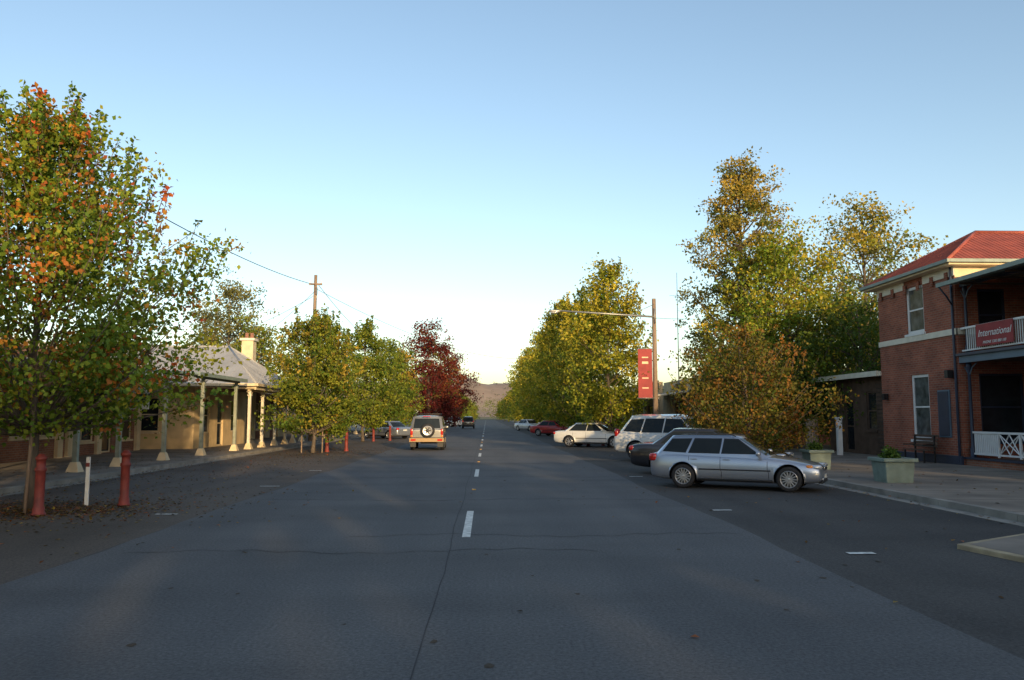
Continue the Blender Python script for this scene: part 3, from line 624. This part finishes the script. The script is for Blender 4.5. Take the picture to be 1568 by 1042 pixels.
wire('overhead_wire',(-11.9,55,10.2),(-22,60,7.0),.4)
wire('overhead_wire',(-11.8,55,10.6),(9.5,110,10.4),2.2,.016)
wire('overhead_wire',(8.6,40,6.8),(16.6,31,6.6),.35,.01)
p=MB(); p.tube([(0,0,0),(0,0,7.8)],[.14,.1],'wood',10); 
p.tube([(0,-.12,6.85),(-2.5,-.12,7.0),(-5.0,-.12,7.15)],[.05,.045,.04],'galv',8); p.tube([(-.02,-.12,7.5),(-1.2,-.12,6.95)],.015,'galv',6)
p.tube([(0,-.14,6.5),(0,-.14,7.3)],.03,'galv',6)
p.ell((-5.1,-.12,7.12),(.6,.2,.14),'galv'); p.ell((-5.12,-.12,7.06),(.4,.16,.12),'lamp')
p.tube([(-.02,-.1,2.72),(-.95,-.1,2.72)],.02,'galv',6); p.tube([(-.02,-.1,5.22),(-.95,-.1,5.22)],.02,'galv',6)
p.bx(-.88,-.16,-.108,-.092,2.74,5.2,'bannerred')
for (zz,hh_) in [(4.75,.06),(4.45,.12),(3.7,.06),(3.2,.06)]: p.bx(-.68,-.36,-.112,-.109,zz,zz+hh_,'cream')
p.build('street_lamp',loc=(8.55,40,.0))
p=MB(); p.tube([(0,0,0),(0,0,8.6)],[.14,.1],'wood',8); p.tube([(0,0,7.6),(3.,0,7.9),(5.2,0,7.9)],.05,'galv',6); p.ell((5.4,0,7.86),(.7,.25,.16),'lamp'); p.build('street_lamp',loc=(-11.3,85,0))
p=MB(); p.tube([(0,0,0),(0,0,11)],[.05,.015],'galv',6); p.tube([(-.5,0,9.5),(.5,0,9.5)],.012,'galv',5); p.build('antenna_mast',loc=(12.2,50,0))
p=MB(); p.tube([(0,0,0),(0,0,2.6)],.03,'galv',6); p.box((0,-.04,2.4),(.45,.01,.45),'white',ry=rad(45)); p.build('traffic_sign',loc=(-8.4,95,0))
# ------------------------------------------------------------------ vehicles
def subd(o,l):
    m=o.modifiers.new('s','SUBSURF'); m.levels=l; m.render_levels=l
def apply(o):
    dg=bpy.context.evaluated_depsgraph_get(); me=bpy.data.meshes.new_from_object(o.evaluated_get(dg)); o.modifiers.clear(); o.data=me
def car(name,x,y,ang,p,pm,extra=None,sc=1):
    e=empty(name,(x,y,0),ang); e.scale=(sc,sc,sc); W=p['W']/2; L=p['L']/2
    st=p['st']; nS=len(st); prof=[]
    for (sx,zb,zt,ws) in st:
        w=W*ws; hgt=zt-zb
        prof.append([(0,zb),(w*.82,zb),(w*.95,zb+.08*hgt),(w*1.0,zb+.30*hgt),(w*1.0,zb+.62*hgt),(w*.965,zb+.86*hgt),(w*.90,zb+.985*hgt),(w*.6,zt+.012),(0,zt+.025)])
    vs=[];n=16
    for (s,pr) in zip(st,prof):
        ring=pr+[(-a,b) for a,b in pr[-2:0:-1]]
        vs+=[(s[0],a,b) for a,b in ring]
    fs=[(i*n+j,i*n+(j+1)%n,(i+1)*n+(j+1)%n,(i+1)*n+j) for i in range(nS-1) for j in range(n)]
    fs+= [list(range(n))[::-1],[(nS-1)*n+j for j in range(n)]]
    mb=MB(); mb.add(vs,fs,pm,True); mb.mi('black'); body=mb.build('body')
    subd(body,2); apply(body)
    rw=p['rw']; cut=MB()
    for ax in p['ax']:
        for s in(-1,1):
            y0,y1=(W-.27,W+.2) if s>0 else (-W-.2,-W+.27)
            cut.lathe([(rw+.055,y0),(rw+.055,y1)],(ax,0,rw+.01),'black',axis='y',n=32)
    co=cut.build('cut'); bm=body.modifiers.new('b','BOOLEAN'); bm.object=co; bm.operation='DIFFERENCE'; bm.solver='EXACT'
    try: bm.material_mode='TRANSFER'
    except Exception: pass
    apply(body); bpy.data.objects.remove(co); body.parent=e
    bvh=BVHTree.FromPolygons([v.co for v in body.data.vertices],[list(q.vertices) for q in body.data.polygons])
    def sy(px,pz,s):
        h=bvh.ray_cast(Vector((px,s*3,pz)),Vector((0,-s,0)))[0]; return h.y if h else s*W
    xf0,xf1,xr1,xr0,z0,z1,H,w0,w1=p['cab']
    offs=[(0,0),(.5,-.03),(.86,-.10),(1,-.26)]
    def ring(z,w,xf,xr):
        pts=[]
        for (yf,dx) in offs: pts.append((xf+dx,yf*w,z))
        for (yf,dx) in offs[::-1]: pts.append((xr-dx*.6,yf*w,z))
        return pts+[(a,-b,cc) for a,b,cc in pts[-2:0:-1]]
    R=[ring(z0-.06,w0*1.02,xf0+.06,xr0-.03),ring(z0,w0,xf0,xr0),ring(z1,w1,xf1,xr1)]
    xm=(xf1+xr1)/2
    R.append([(xm+(a-xm)*.965,b*.93,z1+(H-z1)*.6) for a,b,cc in R[2]]); R.append([(xm+(a-xm)*.75,b*.6,H) for a,b,cc in R[2]])
    n=len(R[0]); vs=[q for r in R for q in r]
    cab=MB(); fs=[(i*n+j,i*n+(j+1)%n,(i+1)*n+(j+1)%n,(i+1)*n+j) for i in range(len(R)-1) for j in range(n)]
    cab.add(vs,fs+[[(len(R)-1)*n+j for j in range(n)]],pm,True)
    co=cab.build('cabin',e); ms=co.modifiers.new('e','EDGE_SPLIT'); ms.split_angle=rad(35)
    g=MB()
    def ysid(z): t=(z-z0)/(z1-z0); return w0+(w1-w0)*t
    for s in(-1,1):
        for poly in p['win']:
            pts=[(a,s*(ysid(b)+.004),b) for a,b in poly]
            cx=sum(q[0] for q in pts)/len(pts); cz=sum(q[2] for q in pts)/len(pts)
            big=[(cx+(a-cx)*1.045,s*(ysid(cz+(b-cz)*1.09)+.0015),cz+(b-cz)*1.09) for a,_,b in pts]
            g.add(big,[tuple(range(len(big)))],'black'); g.add([(a,b+s*.003,cc) for a,b,cc in pts],[tuple(range(len(pts)))],'carglass')
    def glz(front,t0,t1,yf):
        cols=[-yf,-.5,0,.5,yf]; vs=[]
        for t in(t0,t1):
            for q in cols:
                a=abs(q); dx=np.interp(a,[0,.5,.86,1],[0,-.03,-.10,-.26]); 
                if front: xx=xf0+(xf1-xf0)*t+dx+.008
                else: xx=xr0+(xr1-xr0)*t-dx*.6-.008
                vs.append((xx,q*(w0+(w1-w0)*t),z0+(z1-z0)*t+.004))
        g.add(vs,[(i,i+1,i+6,i+5) for i in range(4)],'carglass')
    glz(True,.05,.95,.85); glz(False,*p.get('rw_t',(.1,.92)),.83)
    g.build('windows',e)
    wh=MB()
    for ax in p['ax']:
        for s in(-1,1):
            cy=s*(W-.125)
            pr=[(rw*.66,.1),(rw*.82,.112),(rw*.94,.105),(rw,.075),(rw,-.075),(rw*.93,-.1),(rw*.6,-.1)]
            wh.lathe([(a,b*s) for a,b in pr],(ax,cy,rw),'rubber',axis='y',n=32,cap=False)
            wh.lathe([(rw*.69,.1*s),(rw*.66,.108*s),(rw*.62,.09*s),(rw*.60,.0)],(ax,cy,rw),'alloy',axis='y',n=32,cap=False)
            wh.lathe([(rw*.62,.0),(rw*.61,.01*s)],(ax,cy,rw),'black',axis='y',n=24)
            wh.lathe([(rw*.15,.02*s),(rw*.15,.075*s),(rw*.1,.085*s)],(ax,cy,rw),'alloy',axis='y',n=12)
            ns=p.get('sp',7)
            for k in range(ns):
                th=2*math.pi*k/ns; r0=rw*.38
                wh.box((ax+math.cos(th)*r0,cy+s*.07,rw+math.sin(th)*r0),(rw*.52,.03,rw*(.10 if ns>8 else .17)),'alloy',ry=-th)
    wh.build('wheels',e,bevel=.003)
    d=MB()
    for s in(-1,1):
        for sx in p['seam']:
            pts=[(sx+(.03*(z<.5)),sy(sx,z,s)+s*.001,z) for z in np.linspace(p['zs'][0],p['zs'][1],7)]; d.tube(pts,.008,'black',4,False)
        zz=p['mz']; pts=[(xx,sy(xx,zz,s)+s*.004,zz) for xx in np.linspace(p['ax'][1]+rw+.12,p['ax'][0]-rw-.12,10)]; d.tube(pts,.018,p.get('mk','black'),4)
        zz=p['zs'][0]-.01; pts=[(xx,sy(xx,zz+.03,s),zz) for xx in np.linspace(p['ax'][1]+rw+.08,p['ax'][0]-rw-.08,8)]; d.tube(pts,.03,'black',6)
        for hx in p['hnd']: d.box((hx,sy(hx,p['hz'],s)+s*.012,p['hz']),(.17,.02,.026),pm)
        mx=p['mir'][0]; d.ell((mx,s*(W+.04),p['mir'][1]),(.12,.2,.13),pm); 
    for s in(-1,1):
        for (lx,ly,lz,dx,dy,dz,k,rz) in p['lights']: d.ell((lx,s*ly,lz),(dx,dy,dz),k,rz*s)
    fz=p['fz']; d.box((L-.035,0,fz),(.05,.5,.12),'black'); d.box((L-.01,0,fz),(.03,.02,.12),'chrome'); d.box((L-.015,0,fz-.19),(.03,.38,.11),'plate')
    d.box((-L+.01,0,p['pz']),(.03,.38,.11),'plate'); d.box((L-.07,0,.27),(.1,W*1.35,.1),'black')
    if extra: extra(d,W,L,pm)
    d.build('trim',e,bevel=.002)
    return e
wagon=dict(L=4.48,W=1.76,rw=.318,ax=(1.44,-1.285),sp=14,
 st=[(-2.24,.34,.84,.80),(-2.2,.28,.90,.88),(-2.06,.22,.945,.945),(-1.75,.19,.95,.985),(-1.1,.18,.93,1),(-.2,.18,.90,1),(.6,.18,.88,1),(1.05,.18,.855,1),(1.6,.19,.78,.99),(1.98,.21,.70,.95),(2.16,.24,.635,.87),(2.24,.32,.57,.76)],
 cab=(1.0,.22,-1.72,-2.14,.88,1.35,1.42,.80,.62),
 win=[[(.70,.945),(.17,1.305),(-.19,1.315),(-.25,.945)],[(-.32,.945),(-.27,1.315),(-.98,1.315),(-1.13,.95)],[(-1.22,.955),(-1.07,1.31),(-1.60,1.30),(-1.84,.98)]],
 seam=(.92,-.28,-1.12),zs=(.27,.84),mz=.52,hnd=(-.12,-.98),hz=.78,mir=(.72,.95),fz=.58,pz=.62,rw_t=(.12,.9),
 lights=[(2.06,.60,.635,.30,.34,.13,'lamp',-.5),(1.93,.755,.635,.18,.10,.11,'amber',-.25),(2.2,.45,.33,.08,.2,.09,'lamp',0),(-2.12,.70,.80,.25,.24,.22,'tail',.3)])
def wagon_extra(d,W,L,pm):
    for s in(-1,1):
        d.tube([(.1,s*.6,1.385),(0,s*.6,1.42),(-1.6,s*.6,1.41),(-1.72,s*.6,1.36)],.014,'black',6)
        d.ell((2.215,s*.12,.585),(.07,.2,.13),'chrome'); d.ell((2.23,s*.12,.585),(.06,.16,.1),'black')
sedan=dict(L=4.8,W=1.82,rw=.32,ax=(1.45,-1.35),sp=7,
 st=[(-2.4,.36,.80,.80),(-2.36,.28,.90,.88),(-2.2,.22,.95,.94),(-1.75,.19,.97,.985),(-1.1,.18,.95,1),(-.2,.18,.93,1),(.6,.18,.90,1),(1.1,.18,.875,1),(1.7,.19,.80,.99),(2.1,.21,.72,.95),(2.32,.24,.65,.87),(2.4,.32,.58,.76)],
 cab=(1.1,.3,-1.1,-1.8,.9,1.37,1.44,.82,.62),
 win=[[(.75,.965),(.25,1.325),(-.19,1.335),(-.25,.965)],[(-.32,.965),(-.27,1.335),(-.98,1.325),(-1.35,.97)]],
 seam=(.95,-.28,-1.1),zs=(.27,.86),mz=.52,hnd=(-.12,-.98),hz=.8,mir=(.76,.98),fz=.6,pz=.7,
 lights=[(2.2,.62,.65,.30,.36,.14,'lamp',-.4),(-2.3,.66,.80,.2,.32,.18,'tail',.2)])
suvw=dict(L=4.75,W=1.9,rw=.37,ax=(1.42,-1.35),sp=6,
 st=[(-2.37,.42,.98,.80),(-2.33,.34,1.05,.88),(-2.2,.30,1.08,.95),(-1.75,.28,1.09,.99),(-1.1,.27,1.08,1),(-.2,.27,1.07,1),(.6,.27,1.06,1),(1.1,.27,1.04,1),(1.7,.28,1.0,.99),(2.1,.30,.95,.96),(2.3,.34,.88,.9),(2.37,.42,.76,.8)],
 cab=(1.25,.45,-1.78,-2.24,1.03,1.64,1.78,.87,.68),
 win=[[(.86,1.11),(.44,1.58),(-.16,1.60),(-.22,1.11)],[(-.3,1.11),(-.25,1.60),(-1.0,1.60),(-1.12,1.11)],[(-1.2,1.11),(-1.08,1.59),(-1.62,1.56),(-1.90,1.15)]],
 seam=(.95,-.26,-1.15),zs=(.38,.98),mz=.62,hnd=(-.1,-1.0),hz=.93,mir=(.82,1.12),fz=.8,pz=.85,rw_t=(.1,.85),
 lights=[(2.2,.68,.86,.28,.3,.2,'lamp',-.3),(-2.22,.76,1.05,.2,.2,.34,'tail',.3)])
d4=dict(L=4.7,W=1.84,rw=.39,ax=(1.4,-1.32),sp=6,mk='pgold',
 st=[(-2.3,.55,1.08,.93),(-2.28,.48,1.12,.96),(-2.2,.44,1.13,.98),(-1.75,.42,1.13,1),(-1.1,.42,1.13,1),(-.2,.42,1.12,1),(.6,.42,1.11,1),(1.1,.42,1.1,1),(1.7,.43,1.07,1),(2.1,.45,1.04,.98),(2.3,.48,.98,.94),(2.35,.55,.86,.88)],
 cab=(1.1,.55,-2.1,-2.27,1.08,1.75,1.86,.88,.76),
 win=[[(.80,1.16),(.5,1.66),(-.16,1.68),(-.22,1.16)],[(-.3,1.16),(-.25,1.68),(-1.02,1.68),(-1.12,1.16)],[(-1.2,1.16),(-1.2,1.68),(-1.9,1.68),(-1.98,1.16)]],
 seam=(.95,-.26,-1.15),zs=(.52,1.02),mz=.62,hnd=(-.1,-1.0),hz=.98,mir=(.85,1.2),fz=.85,pz=.6,rw_t=(.14,.9),
 lights=[(2.25,.68,.86,.2,.3,.2,'lamp',-.1),(-2.29,.80,.98,.08,.14,.34,'tail',0),(-2.29,.80,.76,.08,.14,.1,'amber',0)])
def d4_extra(d,W,L,pm):
    def lx(prof,k,org=(-2.42,-.05,1.05),n=28):
        vs=[];fs=[]
        for r,hh in prof:
            for j in range(n):
                t=2*math.pi*j/n; vs.append((org[0]+hh,org[1]+r*math.cos(t),org[2]+r*math.sin(t)))
        for i in range(len(prof)-1):
            for j in range(n): a=i*n+j;b=i*n+(j+1)%n; fs.append((a,b,b+n,a+n))
        fs.append([(len(prof)-1)*n+j for j in range(n)]); d.add(vs,fs,k,True)
    lx([(.3,.14),(.37,.1),(.38,0),(.35,-.08),(.27,-.1),(.25,-.09)],'rubber')
    lx([(.26,-.095),(.24,-.11),(.2,-.1)],'alloy'); lx([(.09,-.1),(.08,-.12),(.05,-.13)],'black')
    for k in range(6):
        t=k*math.pi/3; d.box((-2.525,-.05+.14*math.cos(t),1.05+.14*math.sin(t)),(.03,.12,.05),'black',rx=t)
    d.box((-2.34,0,.56),(.16,1.82,.2),'pgold'); d.box((-2.36,0,.68),(.14,1.7,.03),'black')
    for s in(-1,1):
        d.box((-2.36,s*.7,.56),(.14,.26,.1),'tail'); d.box((-2.25,s*.72,.32),(.03,.3,.26),'black')
        d.tube([(.3,s*.68,1.82),(.2,s*.68,1.93),(-1.9,s*.68,1.93),(-2.,s*.68,1.8)],.02,'black',6)
        d.box((0,s*.925,.5),(1.6,.03,.2),'pgold')
    for xx in(-.1,-1.4): d.tube([(xx,-.7,1.93),(xx,.7,1.93)],.022,'black',6)
    d.box((-2.32,0,1.8),(.08,.4,.04),'tail')
car('parked_station_wagon',6.42,20.3,rad(-29),wagon,'psilver',wagon_extra,.94)
car('parked_sedan',7.0,24.8,rad(-30),sedan,'pblack')
car('parked_suv',7.75,32.0,rad(-38),suvw,'pwhite',None,1.06)
car('parked_sedan',6.5,47.5,rad(-28),sedan,'pwhite')
car('parked_sedan',6.4,74,rad(-40),sedan,'pred')
car('parked_sedan',5.4,100,rad(-60),sedan,'pwhite')
car('four_wheel_drive',-3.2,44.8,rad(91),d4,'psil2',d4_extra)
car('moving_hatchback',-2.7,120,rad(90),suvw,'pblack')
car('parked_sedan',-8.2,66,rad(135),sedan,'psilver'); car('parked_suv',-6.0,140,rad(120),suvw,'pwhite')
# ------------------------------------------------------------------ light, sky, camera
EL=rad(10); az=(.30,-.95)
wd=bpy.data.worlds.new('World'); scene.world=wd; wd.use_nodes=True; nt=wd.node_tree
sk=N(nt,'ShaderNodeTexSky'); sk.sky_type='NISHITA'; sk.sun_disc=False; sk.sun_elevation=EL; sk.sun_rotation=math.atan2(az[0],az[1]); sk.air_density=1.; sk.dust_density=1.4; sk.ozone_density=1.; sk.altitude=200
bg=nt.nodes['Background']; nt.links.new(sk.outputs[0],bg.inputs[0]); bg.inputs[1].default_value=.275
sl=bpy.data.lights.new('sun','SUN'); sl.energy=5.; sl.angle=rad(.5); sl.color=(1,.71,.37)
so=bpy.data.objects.new('sun',sl); COL.objects.link(so)
tos=Vector((az[0]*math.cos(EL),az[1]*math.cos(EL),math.sin(EL))); so.rotation_euler=tos.to_track_quat('Z','Y').to_euler()
cam=bpy.data.cameras.new('camera'); co=bpy.data.objects.new('camera',cam); COL.objects.link(co); scene.camera=co
co.location=(0,0,1.8); co.rotation_euler=(rad(90+5.5),0,rad(-1.84)); cam.sensor_width=36; cam.lens=27.9; cam.clip_start=.1; cam.clip_end=8000
scene.view_settings.view_transform='Standard'; scene.view_settings.look='None'; scene.view_settings.exposure=0
